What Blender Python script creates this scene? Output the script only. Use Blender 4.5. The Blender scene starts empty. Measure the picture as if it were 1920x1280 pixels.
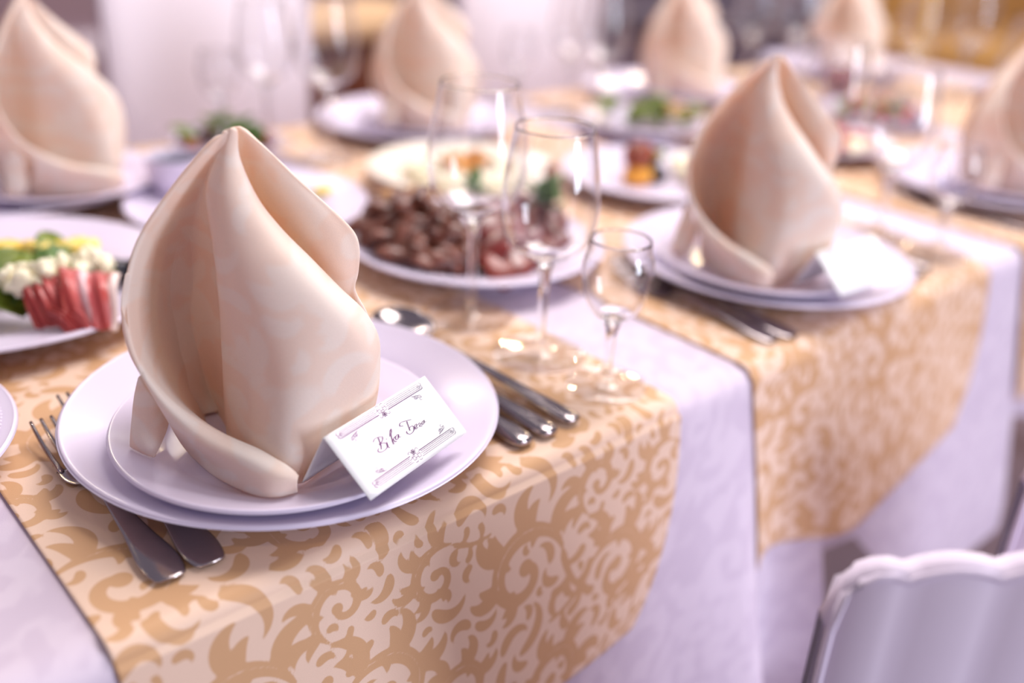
import bpy, bmesh, math, random
import numpy as np
from mathutils import Vector, Matrix, noise

# ------------------------------------------------------------------ camera, world, lights, exposure
SC = bpy.context.scene
COL = SC.collection

cam_d = bpy.data.cameras.new('camera')
cam = bpy.data.objects.new('camera', cam_d)
COL.objects.link(cam)
cam_d.sensor_width = 36.0
cam_d.lens = 34.61
cam_d.clip_start = 0.02
cam_d.dof.use_dof = True
cam_d.dof.focus_distance = 0.562
cam_d.dof.aperture_fstop = 1.9
cam.matrix_world = Matrix(((0.75006231, 0.2484908, -0.61291015, -0.269269),
                           (-0.65915743, 0.35656681, -0.66209636, -0.37662522),
                           (0.05401856, 0.90061781, 0.43124188, 0.33951041),
                           (0, 0, 0, 1)))
SC.camera = cam
SC.view_settings.view_transform = 'Standard'
SC.view_settings.look = 'None'
SC.view_settings.gamma = 1.0
SC.view_settings.use_curve_mapping = False
SC.view_settings.exposure = 0.2

world = bpy.data.worlds.new('room_glow')
world.use_nodes = True
SC.world = world
bg = world.node_tree.nodes['Background']
bg.inputs['Color'].default_value = (0.80, 0.72, 0.93, 1)
bg.inputs['Strength'].default_value = 0.29


def aim(o, loc, target):
    o.location = loc
    o.rotation_euler = (Vector(target) - Vector(loc)).to_track_quat('-Z', 'Y').to_euler()


def area(name, loc, target, sx, sy, power, color):
    d = bpy.data.lights.new(name, 'AREA')
    d.shape = 'RECTANGLE'
    d.size, d.size_y, d.energy, d.color = sx, sy, power, color
    o = bpy.data.objects.new(name, d)
    COL.objects.link(o)
    aim(o, loc, target)
    return o


def bulb(name, loc, power, radius=0.05, color=(1.0, 0.80, 0.50)):
    d = bpy.data.lights.new(name, 'POINT')
    d.energy, d.color, d.shadow_soft_size = power, color, radius
    o = bpy.data.objects.new(name, d)
    COL.objects.link(o)
    o.location = loc


area('ceiling_panel_or_added_fill', (1.15, 0.48, 1.95), (0.25, 0.2, 0), 1.3, 1.3, 58, (1.0, 0.93, 0.90))
area('ceiling_panel_or_added_fill', (1.6, 3.6, 2.2), (1.6, 4.2, 0), 2.0, 1.0, 60, (1.0, 0.92, 0.92))  # added fill lamp, only there to brighten the back wall
area('window_daylight', (1.2, -2.7, 0.55), (0.2, 0.15, 0.1), 0.7, 1.4, 54, (0.82, 0.87, 1.0))
for x, y, z, e, r in ((3.4, 2.2, 1.15, 24, .07), (3.9, 1.2, 1.30, 18, .06), (0.9, 2.6, 1.55, 12, .014), (-1.6, 1.6, 1.5, 10, .014), (2.2, -0.6, 1.7, 10, .012), (0.4, -1.6, 1.5, 9, .012), (-0.9, -0.9, 1.7, 8, .012),
                      (2.6, 3.2, 1.5, 12, .014), (-0.4, 2.4, 1.7, 9, .012), (1.2, -1.7, 1.8, 9, .012), (3.0, 0.2, 1.7, 12, .014)):
    bulb('lamp_bulb', (x, y, z), e, r)


# ------------------------------------------------------------------ helpers
def lin(c):
    return tuple(((v / 255) / 12.92 if v / 255 <= 0.04045 else ((v / 255 + 0.055) / 1.055) ** 2.4) for v in c[:3]) + (1.0,)


def nodes_of(m):
    m.use_nodes = True
    t = m.node_tree
    return t, t.nodes['Principled BSDF'], t.nodes['Material Output']


def mat(name, rgb, rough=0.5, metal=0.0, var=0.0, scale=20.0, bump=0.0, rgb2=None, coat=0.0, spec=0.5, sss=0.0, detail=4.0, stretch=None):
    """principled material with a noise-driven colour variation and fine relief"""
    m = bpy.data.materials.new(name)
    t, p, out = nodes_of(m)
    p.inputs['Roughness'].default_value = rough
    p.inputs['Metallic'].default_value = metal
    p.inputs['Specular IOR Level'].default_value = spec
    p.inputs['Coat Weight'].default_value = coat
    p.inputs['Coat Roughness'].default_value = 0.06
    if sss:
        p.inputs['Subsurface Weight'].default_value = sss
        p.inputs['Subsurface Radius'].default_value = (0.01, 0.006, 0.004)
        p.inputs['Subsurface Scale'].default_value = 1.0
    tc = t.nodes.new('ShaderNodeTexCoord')
    n = t.nodes.new('ShaderNodeTexNoise')
    n.inputs['Scale'].default_value = scale
    n.inputs['Detail'].default_value = detail
    if stretch:
        mp = t.nodes.new('ShaderNodeMapping')
        mp.inputs['Scale'].default_value = stretch
        t.links.new(tc.outputs['Object'], mp.inputs['Vector'])
        t.links.new(mp.outputs['Vector'], n.inputs['Vector'])
    else:
        t.links.new(tc.outputs['Object'], n.inputs['Vector'])
    c1 = lin(rgb)
    c2 = lin(rgb2) if rgb2 else tuple(max(0, v * (1 - var)) for v in c1[:3]) + (1,)
    r = t.nodes.new('ShaderNodeValToRGB')
    r.color_ramp.elements[0].position, r.color_ramp.elements[1].position = 0.35, 0.65
    r.color_ramp.elements[0].color, r.color_ramp.elements[1].color = c1, c2
    t.links.new(n.outputs['Fac'], r.inputs['Fac'])
    t.links.new(r.outputs['Color'], p.inputs['Base Color'])
    if bump:
        b = t.nodes.new('ShaderNodeBump')
        b.inputs['Strength'].default_value = bump
        b.inputs['Distance'].default_value = 0.001
        t.links.new(n.outputs['Fac'], b.inputs['Height'])
        t.links.new(b.outputs['Normal'], p.inputs['Normal'])
    return m


def damask_mat(name, ground, motif, rough=0.6, translucent=0.0, soft=0.0006, sheen=0.0, weave=2600.0):
    """woven damask: the per-vertex distance to the scroll motif is thresholded into two thread colours"""
    m = bpy.data.materials.new(name)
    t, p, out = nodes_of(m)
    a = t.nodes.new('ShaderNodeAttribute')
    a.attribute_name = 'motif'
    mr = t.nodes.new('ShaderNodeMapRange')
    mr.interpolation_type = 'SMOOTHSTEP'
    mr.inputs['From Min'].default_value = -soft
    mr.inputs['From Max'].default_value = soft
    mr.inputs['To Min'].default_value = 1.0
    mr.inputs['To Max'].default_value = 0.0
    t.links.new(a.outputs['Fac'], mr.inputs['Value'])
    tc = t.nodes.new('ShaderNodeTexCoord')
    n = t.nodes.new('ShaderNodeTexNoise')
    n.inputs['Scale'].default_value = weave
    n.inputs['Detail'].default_value = 1.0
    t.links.new(tc.outputs['Object'], n.inputs['Vector'])
    mx = t.nodes.new('ShaderNodeMix')
    mx.data_type = 'RGBA'
    mx.inputs['A'].default_value, mx.inputs['B'].default_value = lin(ground), lin(motif)
    t.links.new(mr.outputs['Result'], mx.inputs['Factor'])
    m2 = t.nodes.new('ShaderNodeMix')
    m2.data_type = 'RGBA'
    m2.blend_type = 'MULTIPLY'
    m2.inputs['Factor'].default_value = 0.10
    t.links.new(mx.outputs['Result'], m2.inputs['A'])
    t.links.new(n.outputs['Fac'], m2.inputs['B'])
    t.links.new(m2.outputs['Result'], p.inputs['Base Color'])
    p.inputs['Roughness'].default_value = rough
    p.inputs['Specular IOR Level'].default_value = 0.25
    p.inputs['Sheen Weight'].default_value = sheen
    b = t.nodes.new('ShaderNodeBump')
    b.inputs['Strength'].default_value = 0.25
    b.inputs['Distance'].default_value = 0.0004
    t.links.new(n.outputs['Fac'], b.inputs['Height'])
    t.links.new(b.outputs['Normal'], p.inputs['Normal'])
    if translucent:
        tr = t.nodes.new('ShaderNodeBsdfTranslucent')
        wm = t.nodes.new('ShaderNodeMix')
        wm.data_type = 'RGBA'
        wm.blend_type = 'MULTIPLY'
        wm.inputs['Factor'].default_value = 1.0
        wm.inputs['B'].default_value = (1.0, 0.75, 0.52, 1)
        t.links.new(m2.outputs['Result'], wm.inputs['A'])
        t.links.new(wm.outputs['Result'], tr.inputs['Color'])
        ms = t.nodes.new('ShaderNodeMixShader')
        ms.inputs['Fac'].default_value = translucent
        t.links.new(p.outputs['BSDF'], ms.inputs[1])
        t.links.new(tr.outputs['BSDF'], ms.inputs[2])
        t.links.new(ms.outputs['Shader'], out.inputs['Surface'])
    return m


def thin_glass_mat():
    """thin-walled blown glass: clear with an angle-dependent mirror reflection, slightly stronger where the thin wall is seen edge on"""
    m = bpy.data.materials.new('blown_glass')
    t, p, out = nodes_of(m)
    t.nodes.remove(p)
    lw = t.nodes.new('ShaderNodeLayerWeight')
    lw.inputs['Blend'].default_value = 0.5
    pw = t.nodes.new('ShaderNodeMath')
    pw.operation = 'POWER'
    pw.inputs[1].default_value = 3.2
    ml = t.nodes.new('ShaderNodeMath')
    ml.operation = 'MULTIPLY_ADD'
    ml.inputs[1].default_value = 0.62
    ml.inputs[2].default_value = 0.045
    t.links.new(lw.outputs['Facing'], pw.inputs[0])
    t.links.new(pw.outputs[0], ml.inputs[0])
    tr = t.nodes.new('ShaderNodeBsdfTransparent')
    tr.inputs['Color'].default_value = (0.985, 0.985, 0.99, 1)
    gl = t.nodes.new('ShaderNodeBsdfGlossy')
    gl.inputs['Roughness'].default_value = 0.015
    ms = t.nodes.new('ShaderNodeMixShader')
    t.links.new(ml.outputs[0], ms.inputs['Fac'])
    t.links.new(tr.outputs[0], ms.inputs[1])
    t.links.new(gl.outputs[0], ms.inputs[2])
    t.links.new(ms.outputs[0], out.inputs['Surface'])
    return m


def solid_glass_mat():
    m = bpy.data.materials.new('solid_glass')
    t, p, out = nodes_of(m)
    p.inputs['Base Color'].default_value = (0.98, 0.98, 0.985, 1)
    p.inputs['Roughness'].default_value = 0.02
    p.inputs['IOR'].default_value = 1.5
    p.inputs['Transmission Weight'].default_value = 1.0
    return m


M = {}


def link(name, me, m=None, parent=None, smooth=True):
    o = bpy.data.objects.new(name, me)
    COL.objects.link(o)
    if m is not None and not me.materials:
        me.materials.append(m)
    if parent is not None:
        o.parent = parent
    if smooth:
        me.polygons.foreach_set('use_smooth', [True] * len(me.polygons))
    return o


def tag(o, label=None, cat=None, group=None, kind=None):
    for k, v in (('label', label), ('category', cat), ('group', group), ('kind', kind)):
        if v:
            o[k] = v
    return o


def empty(name, loc, label, cat, group=None, rz=0.0):
    o = bpy.data.objects.new(name, None)
    o.empty_display_size = 0.02
    COL.objects.link(o)
    o.location = loc
    o.rotation_euler = (0, 0, rz)
    return tag(o, label, cat, group)


def copy_tree(o, parent=None):
    c = o.copy()
    COL.objects.link(c)
    if parent is not None:
        c.parent = parent
        c.matrix_parent_inverse = o.matrix_parent_inverse.copy()
    for ch in [x for x in KIDS.get(o.name, [])]:
        copy_tree(ch, c)
    return c


KIDS = {}


def clone(root, loc, rz, label, group=None):
    KIDS.clear()
    for x in COL.objects:
        if x.parent is not None:
            KIDS.setdefault(x.parent.name, []).append(x)
    c = copy_tree(root)
    c.location = loc
    c.rotation_euler = (0, 0, rz)
    c['label'] = label
    if group:
        c['group'] = group
    return c


def from_data(name, vs, fs):
    me = bpy.data.meshes.new(name)
    me.from_pydata([tuple(map(float, v)) for v in vs], [], [tuple(f) for f in fs])
    me.update()
    return me


def grid_mesh(name, P, closed_u=False):
    """P: array (rows, cols, 3)"""
    P = np.asarray(P, float)
    nr, nc = P.shape[:2]
    r = np.arange(nr - 1)[:, None]
    ce = nc if closed_u else nc - 1
    c = np.arange(ce)[None, :]
    c2 = (c + 1) % nc
    f = np.stack([r * nc + c, r * nc + c2, (r + 1) * nc + c2, (r + 1) * nc + c], -1).reshape(-1, 4)
    me = bpy.data.meshes.new(name)
    me.vertices.add(nr * nc)
    me.vertices.foreach_set('co', P.reshape(-1))
    me.loops.add(f.size)
    me.loops.foreach_set('vertex_index', f.reshape(-1).astype(np.int32))
    me.polygons.add(len(f))
    me.polygons.foreach_set('loop_start', (np.arange(len(f)) * 4).astype(np.int32))
    me.update(calc_edges=True)
    me.validate()
    return me


def catmull(A, k):
    """Catmull-Rom upsampling along axis 0"""
    A = np.asarray(A, float)
    n = len(A)
    E = np.concatenate([2 * A[:1] - A[1:2], A, 2 * A[-1:] - A[-2:-1]])
    out = []
    for i in range(n - 1):
        p0, p1, p2, p3 = E[i], E[i + 1], E[i + 2], E[i + 3]
        for j in range(k):
            t = j / k
            out.append(0.5 * (2 * p1 + (p2 - p0) * t + (2 * p0 - 5 * p1 + 4 * p2 - p3) * t * t + (3 * p1 - p0 - 3 * p2 + p3) * t ** 3))
    out.append(A[-1])
    return np.array(out)


def lathe(name, prof, n=64, m=None, parent=None, closed=True):
    """profile [(r,z)] spun about z; ends on the axis are collapsed"""
    vs, fs = [], []
    ring = []
    for r, z in prof:
        if r < 1e-6:
            ring.append([len(vs)])
            vs.append((0, 0, z))
        else:
            ring.append(list(range(len(vs), len(vs) + n)))
            vs += [(r * math.cos(2 * math.pi * i / n), r * math.sin(2 * math.pi * i / n), z) for i in range(n)]
    for a, b in zip(ring[:-1], ring[1:]):
        for i in range(n):
            j = (i + 1) % n
            if len(a) == 1 and len(b) == 1:
                continue
            if len(a) == 1:
                fs.append((a[0], b[j], b[i]))
            elif len(b) == 1:
                fs.append((a[i], a[j], b[0]))
            else:
                fs.append((a[i], a[j], b[j], b[i]))
    me = from_data(name, vs, fs)
    fix_normals(me)
    return link(name, me, m, parent) if m is not None else me


def fix_normals(me):
    bm = bmesh.new()
    bm.from_mesh(me)
    bmesh.ops.recalc_face_normals(bm, faces=bm.faces)
    bm.to_mesh(me)
    bm.free()


def smooth_prof(pts, k=6):
    return [tuple(q) for q in catmull(np.array(pts, float), k)]


def box_mesh(name, size, loc=(0, 0, 0), bevel=0.004, seg=2, rot=None):
    bm = bmesh.new()
    bmesh.ops.create_cube(bm, size=1.0)
    bmesh.ops.scale(bm, vec=size, verts=bm.verts)
    if bevel:
        bmesh.ops.bevel(bm, geom=bm.edges[:], offset=bevel, segments=seg, affect='EDGES', profile=0.5)
    if rot:
        bmesh.ops.rotate(bm, cent=(0, 0, 0), matrix=Matrix.Rotation(rot, 3, 'Z'), verts=bm.verts)
    bmesh.ops.translate(bm, vec=loc, verts=bm.verts)
    me = bpy.data.meshes.new(name)
    bm.to_mesh(me)
    bm.free()
    return me


def join_meshes(name, mes):
    bm = bmesh.new()
    for me in mes:
        bm.from_mesh(me)
    me = bpy.data.meshes.new(name)
    bm.to_mesh(me)
    bm.free()
    return me


def tube_pts(name, pts, radii, n=10, flat=None):
    """swept tube with hemispherical-ish closed ends; flat = (sx, sz) cross-section scale in the local side/up axes"""
    pts = [Vector(q) for q in pts]
    sx, sz = flat or (1, 1)
    rows = []
    for i, q in enumerate(pts):
        t = (pts[min(i + 1, len(pts) - 1)] - pts[max(i - 1, 0)]).normalized()
        up = Vector((0, 0, 1)) if abs(t.z) < 0.95 else Vector((1, 0, 0))
        side = t.cross(up).normalized()
        up2 = side.cross(t).normalized()
        r = radii[i] if hasattr(radii, '__len__') else radii
        rows.append([tuple(q + side * (r * sx * math.cos(2 * math.pi * j / n)) + up2 * (r * sz * math.sin(2 * math.pi * j / n))) for j in range(n)])
    me = grid_mesh(name, rows, closed_u=True)
    bm = bmesh.new()
    bm.from_mesh(me)
    bm.verts.ensure_lookup_table()
    bm.faces.new([bm.verts[j] for j in range(n)])
    nb = len(bm.verts)
    bm.faces.new([bm.verts[nb - 1 - j] for j in range(n)])
    bmesh.ops.recalc_face_normals(bm, faces=bm.faces)
    bm.to_mesh(me)
    bm.free()
    return me


def lump(name, seed, size, rough=0.25, freq=1.6, sub=3, flat_bottom=False):
    """irregular rounded piece of food"""
    bm = bmesh.new()
    bmesh.ops.create_icosphere(bm, subdivisions=sub, radius=1.0)
    off = Vector((seed * 3.17, seed * 1.31, seed * 2.03))
    for v in bm.verts:
        d = noise.noise(v.co * freq + off) + 0.5 * noise.noise(v.co * freq * 2.3 + off)
        v.co *= 1 + rough * d
        if flat_bottom and v.co.z < -0.35:
            v.co.z = -0.35 + (v.co.z + 0.35) * 0.15
        v.co.x *= size[0]
        v.co.y *= size[1]
        v.co.z *= size[2]
    me = bpy.data.meshes.new(name)
    bm.to_mesh(me)
    bm.free()
    return me


def sheet_solid(me, thick):
    """give a grid sheet real thickness"""
    bm = bmesh.new()
    bm.from_mesh(me)
    bmesh.ops.recalc_face_normals(bm, faces=bm.faces)
    bmesh.ops.solidify(bm, geom=bm.faces[:], thickness=thick)
    bm.to_mesh(me)
    bm.free()
    return me


def place(o, loc, rot=(0, 0, 0), s=1.0):
    o.location = loc
    o.rotation_euler = rot
    if s != 1.0:
        o.scale = (s, s, s)
    return o

# ------------------------------------------------------------------ damask motif: acanthus scrolls as a tiling distance field (metres)
TW, TH, TS = 0.205, 0.270, 0.001


def damask_tile():
    nx, ny = int(round(TW / TS)), int(round(TH / TS))
    F = np.full((ny, nx), 0.02)
    G = np.full((ny, nx), 0.02)

    def stamp(A, pts, rad):
        for (x, y), r in zip(pts, rad):
            w = r + 0.008
            i0, i1 = int((x - w) / TS) - 1, int((x + w) / TS) + 2
            j0, j1 = int((y - w) / TS) - 1, int((y + w) / TS) + 2
            ii, jj = np.arange(i0, i1), np.arange(j0, j1)
            d = np.hypot(ii[None, :] * TS - x, jj[:, None] * TS - y) - r
            ix = np.ix_(jj % ny, ii % nx)
            A[ix] = np.minimum(A[ix], d)

    def curve(A, p0, ang, L, curl, w, shape, n=None):
        """stroke from p0 heading ang, turning by curl over its length; width profile shape(t)"""
        n = n or max(6, int(L / 0.0012))
        t = np.linspace(0, 1, n)
        a = ang + curl * t ** 1.2
        ds = L / (n - 1)
        x = p0[0] + np.concatenate([[0], np.cumsum(np.cos(a[:-1]) * ds)])
        y = p0[1] + np.concatenate([[0], np.cumsum(np.sin(a[:-1]) * ds)])
        stamp(A, np.stack([x, y], 1), w * shape(t))
        return np.stack([x, y], 1), a

    drop = lambda t: np.clip(np.sin(np.pi * np.clip(t, 0, 1) ** 0.75), 0, 1) ** 0.9 * 0.95 + 0.05
    comma = lambda t: np.clip(t * (1.9 - t), 0.04, None)
    body = lambda t: np.clip(1.0 - 0.55 * t, 0, 1) * np.clip(t * 5 + 0.15, 0, 1)

    def scroll(c, R, th0, hand, turns=1.15):
        n = int(R * 6.28 * turns / 0.0014)
        t = np.linspace(0, 1, n)
        th = th0 + hand * 2 * np.pi * turns * t
        r = R * (1 - 0.86 * t ** 0.85)
        x, y = c[0] + r * np.cos(th), c[1] + r * np.sin(th)
        stamp(F, np.stack([x, y], 1), R * 0.195 * np.clip(0.25 + 4.5 * t, 0, 1) * (1 - 0.55 * t))
        stamp(F, [(x[-1], y[-1])], [R * 0.17])
        tang = th + hand * np.pi / 2
        # leaves breaking away on the outside of the first turn, their tips curling back
        for f, L, w in ((0.05, 1.25, .16), (0.16, 1.1, .17), (0.28, 1.0, .16), (0.40, .85, .15), (0.54, .6, .12)):
            i = int(f * n)
            curve(F, (x[i], y[i]), tang[i] - hand * 0.45, R * L, -hand * 2.3, R * w, drop)
            curve(F, (x[i], y[i]), tang[i] - hand * 1.15, R * L * .6, -hand * 1.4, R * w * .8, drop)
        # small lobes inside the turn
        for f, L in ((0.12, .40), (0.30, .34), (0.5, .24)):
            i = int(f * n)
            curve(F, (x[i], y[i]), tang[i] + hand * 0.9, R * L, hand * 1.5, R * .085, drop)
        # the stalk that feeds the scroll, with a pair of leaves
        P, a = curve(F, (x[0], y[0]), tang[0] + np.pi, R * 1.5, hand * 0.9, R * 0.10, body)
        for f, s in ((0.25, 1), (0.45, -1), (0.7, 1), (0.85, -1)):
            i = int(f * (len(P) - 1))
            curve(F, P[i], a[i] + s * 0.75 + np.pi * 0, R * .5, s * 1.5, R * .12, comma)
        # light vein along the thick first turn
        k = slice(int(.07 * n), int(.42 * n))
        stamp(G, np.stack([c[0] + (r * 1.035)[k] * np.cos(th[k]), c[1] + (r * 1.035)[k] * np.sin(th[k])], 1), np.full(len(th[k]), R * 0.016))

    scroll((0.052, 0.060), 0.036, 2.2, -1)
    scroll((0.150, 0.045), 0.027, 0.6, 1)
    scroll((0.118, 0.118), 0.035, -1.2, 1)
    scroll((0.030, 0.150), 0.027, 3.6, -1)
    scroll((0.176, 0.178), 0.033, 2.6, -1)
    scroll((0.080, 0.212), 0.036, 0.2, 1)
    scroll((0.150, 0.252), 0.022, 4.2, -1)
    scroll((0.010, 0.240), 0.022, 1.0, 1)
    # flame-shaped leaves wherever the ground is still open, longest first, each keeping a thin gap to its neighbours
    rs = np.random.RandomState(4)
    flame = lambda t: np.clip(np.sin(np.pi * np.clip(t, 0, 1) ** 0.6), 0, 1) ** 0.9 * 0.93 + 0.07 * (1 - t)
    for L0, w0, tries in ((0.046, 0.0050, 1500), (0.034, 0.0046, 1800), (0.024, 0.0038, 2000), (0.015, 0.0031, 2000), (0.009, 0.0026, 1500)):
        for k in range(tries):
            x, y = rs.rand() * TW, rs.rand() * TH
            ang = 1.1 + 1.6 * math.sin(2 * math.pi * x / TW) + 1.6 * math.cos(2 * math.pi * y / TH) + (rs.rand() > .5) * math.pi + rs.randn() * .25
            curl = (2.1 + 1.4 * rs.rand()) * (1 if rs.rand() > .5 else -1)
            n = 26
            t = np.linspace(0, 1, n)
            a = ang + curl * t ** 1.2
            ds = L0 / (n - 1)
            px = x + np.concatenate([[0], np.cumsum(np.cos(a[:-1]) * ds)])
            py = y + np.concatenate([[0], np.cumsum(np.sin(a[:-1]) * ds)])
            r = w0 * flame(t)
            if (F[(py / TS).astype(int) % ny, (px / TS).astype(int) % nx] - r).min() > 0.0013:
                stamp(F, np.stack([px, py], 1), r)
    return np.maximum(F, -(G))


TILE = damask_tile()


def motif_at(u, v):
    ny, nx = TILE.shape
    x, y = np.asarray(u) / TS, np.asarray(v) / TS
    i, j = np.floor(x).astype(int), np.floor(y).astype(int)
    fx, fy = x - i, y - j
    g = lambda a, b: TILE[b % ny, a % nx]
    return (g(i, j) * (1 - fx) + g(i + 1, j) * fx) * (1 - fy) + (g(i, j + 1) * (1 - fx) + g(i + 1, j + 1) * fx) * fy


def set_motif(me, vals):
    a = me.attributes.new('motif', 'FLOAT', 'POINT')
    a.data.foreach_set('value', np.asarray(vals, np.float32).reshape(-1))

# ------------------------------------------------------------------ materials
M['china'] = mat('white_china', (222, 212, 234), rough=0.24, spec=0.32, coat=0.08, var=0.02, scale=4)
M['cream_china'] = mat('cream_china', (244, 234, 222), rough=0.22, coat=0.1, var=0.02, scale=4)
M['linen'] = damask_mat('white_tablecloth_damask', (218, 205, 221), (209, 195, 213), rough=0.75, soft=0.002, weave=1500)
M['runner'] = damask_mat('gold_runner_damask', (237, 206, 184), (211, 166, 124), rough=0.5, sheen=0.15, soft=0.00045)
M['napkin'] = damask_mat('cream_napkin_damask', (255, 242, 231), (255, 250, 244), rough=0.65, translucent=0.33, soft=0.0012, weave=1800)
M['cover'] = mat('chair_cover_fabric', (226, 214, 234), rough=0.8, var=0.05, scale=6, bump=0.1)
M['cover_far'] = mat('pale_chair_cover_fabric', (238, 228, 238), rough=0.8, var=0.04, scale=5, bump=0.1)
M['steel'] = mat('polished_steel', (172, 162, 162), rough=0.16, metal=1.0, var=0.08, scale=90)
M['wood'] = mat('dark_red_wood', (120, 62, 38), rough=0.4, var=0.35, scale=6, stretch=(1, 8, 8))
M['beige_top'] = mat('beige_cloth', (222, 186, 146), rough=0.8, var=0.08, scale=10)
M['gold'] = mat('gold_paint', (226, 178, 92), rough=0.35, metal=0.55, var=0.15, scale=12)
M['gold_seat'] = mat('gold_fabric', (206, 158, 92), rough=0.7, var=0.15, scale=30)
M['wall'] = mat('mauve_wall_plaster', (222, 202, 210), rough=0.9, var=0.06, scale=2, bump=0.05)
M['floor'] = mat('mauve_carpet', (168, 142, 150), rough=0.95, var=0.12, scale=30, bump=0.2)
M['table_wood'] = mat('plain_table_wood', (150, 116, 84), rough=0.6, var=0.2, scale=8, stretch=(1, 6, 6))
M['card'] = mat('white_card_stock', (250, 249, 250), rough=0.7, var=0.01, scale=40)
M['thin'] = thin_glass_mat()
M['glass'] = solid_glass_mat()


def ink_mat():
    m = bpy.data.materials.new('violet_ink')
    t, p, out = nodes_of(m)
    tc = t.nodes.new('ShaderNodeTexCoord')
    sx = t.nodes.new('ShaderNodeSeparateXYZ')
    t.links.new(tc.outputs['Object'], sx.inputs[0])
    mr = t.nodes.new('ShaderNodeMapRange')
    mr.inputs['From Min'].default_value, mr.inputs['From Max'].default_value = -0.015, 0.05
    t.links.new(sx.outputs['X'], mr.inputs['Value'])
    mx = t.nodes.new('ShaderNodeMix')
    mx.data_type = 'RGBA'
    mx.inputs['A'].default_value, mx.inputs['B'].default_value = lin((126, 48, 124)), lin((52, 52, 84))  # violet-to-slate ramp paints the ink's sheen into its colour
    t.links.new(mr.outputs['Result'], mx.inputs['Factor'])
    t.links.new(mx.outputs['Result'], p.inputs['Base Color'])
    p.inputs['Roughness'].default_value = 0.6
    return m


M['ink'] = ink_mat()
M['soft_ink'] = mat('grey_violet_ink', (150, 140, 168), rough=0.7, var=0.1)
M['braise'] = mat('braised_meat', (72, 32, 24), rough=0.36, rgb2=(124, 70, 54), scale=55, bump=0.6, spec=0.6, detail=6)
M['smoked'] = mat('smoked_meat', (86, 16, 12), rough=0.3, rgb2=(122, 34, 28), scale=40, bump=0.4, spec=0.6, coat=0.2)
M['rim_meat'] = mat('glazed_meat_edge', (132, 36, 18), rough=0.3, rgb2=(104, 26, 18), scale=40, bump=0.3)
M['tan_food'] = mat('roast_potato', (206, 156, 108), rough=0.5, var=0.25, scale=40, bump=0.3)
M['herb'] = mat('green_herb', (66, 104, 42), rough=0.5, rgb2=(104, 134, 66), scale=120, bump=0.2)
M['salad'] = mat('salad_leaf', (128, 140, 42), rough=0.45, rgb2=(82, 104, 30), scale=60, bump=0.3)
M['cheese'] = mat('white_cheese', (244, 236, 208), rough=0.55, var=0.06, scale=60, sss=0.15)
M['olive'] = mat('black_olive', (36, 32, 44), rough=0.22, var=0.3, scale=40)
M['yellow'] = mat('yellow_pepper', (236, 198, 84), rough=0.4, rgb2=(244, 222, 130), scale=50)
M['orange'] = mat('orange_garnish', (218, 138, 34), rough=0.4, rgb2=(236, 176, 66), scale=60)
M['redfood'] = mat('red_meat_garnish', (158, 22, 34), rough=0.35, rgb2=(196, 62, 66), scale=45)
M['brownfood'] = mat('brown_roll', (112, 40, 20), rough=0.4, rgb2=(150, 66, 30), scale=50)
M['darkfood'] = mat('dark_olive_slice', (44, 40, 52), rough=0.3, var=0.3)
M['sauce'] = mat('dark_sauce', (30, 58, 70), rough=0.1, var=0.2)
M['wine'] = mat('red_drink', (120, 24, 34), rough=0.1, var=0.1)


def ham_mat():
    m = bpy.data.materials.new('cured_ham')
    t, p, out = nodes_of(m)
    tc = t.nodes.new('ShaderNodeTexCoord')
    a = t.nodes.new('ShaderNodeAttribute')
    a.attribute_name = 'across'
    n = t.nodes.new('ShaderNodeTexNoise')
    n.inputs['Scale'].default_value = 70
    t.links.new(tc.outputs['Object'], n.inputs['Vector'])
    ad = t.nodes.new('ShaderNodeMath')
    ad.operation = 'MULTIPLY_ADD'
    ad.inputs[1].default_value = 0.12
    t.links.new(n.outputs['Fac'], ad.inputs[0])
    t.links.new(a.outputs['Fac'], ad.inputs[2])
    r = t.nodes.new('ShaderNodeValToRGB')
    e = r.color_ramp.elements
    e[0].position, e[0].color = 0.0, lin((164, 56, 52))
    e[1].position, e[1].color = 1.0, lin((238, 214, 208))
    for pos, c in ((.24, (172, 62, 60)), (.38, (196, 92, 92)), (.46, (226, 190, 196)), (.52, (228, 196, 200)), (.57, (190, 84, 88)), (.90, (176, 60, 54)), (.97, (236, 212, 206))):
        x = e.new(pos)
        x.color = lin(c)
    t.links.new(ad.outputs[0], r.inputs['Fac'])
    t.links.new(r.outputs['Color'], p.inputs['Base Color'])
    p.inputs['Roughness'].default_value = 0.35
    return m


M['ham'] = ham_mat()

# ------------------------------------------------------------------ the room
FZ = -0.75
fl = link('floor', box_mesh('floor', (14, 14, 0.1), (2, 1, FZ - 0.05), 0), M['floor'])
tag(fl, kind='structure')
wb = link('wall_back', box_mesh('wall_back', (14, 0.12, 3.2), (2, 5.6, FZ + 1.6), 0), M['wall'])
tag(wb, kind='structure')
bb = link('baseboard_back', box_mesh('baseboard_back', (14, 0.03, 0.12), (2, 5.525, FZ + 0.06), 0.006), M['cover_far'])
tag(bb, kind='structure')

# ------------------------------------------------------------------ table, tablecloth, runners
X0, X1, YD = -1.05, 1.93, 0.845
t = empty('banquet_table', (0, 0, FZ), 'long banquet table hidden under the white tablecloth', 'table')
link('table_top', box_mesh('table_top', (X1 - X0 - .04, YD - .04, 0.03), ((X0 + X1) / 2, YD / 2, 0.75 - 0.0185), 0.004), M['table_wood'], t)
for x in (X0 + .1, X1 - .1):
    for y in (.08, YD - .08):
        link('leg', box_mesh('leg', (0.05, 0.05, 0.714), (x, y, 0.358), 0.004), M['table_wood'], t)


def wave(x, h, x_pts):
    xs, ys = zip(*x_pts)
    return np.interp(x, xs, ys)


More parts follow.
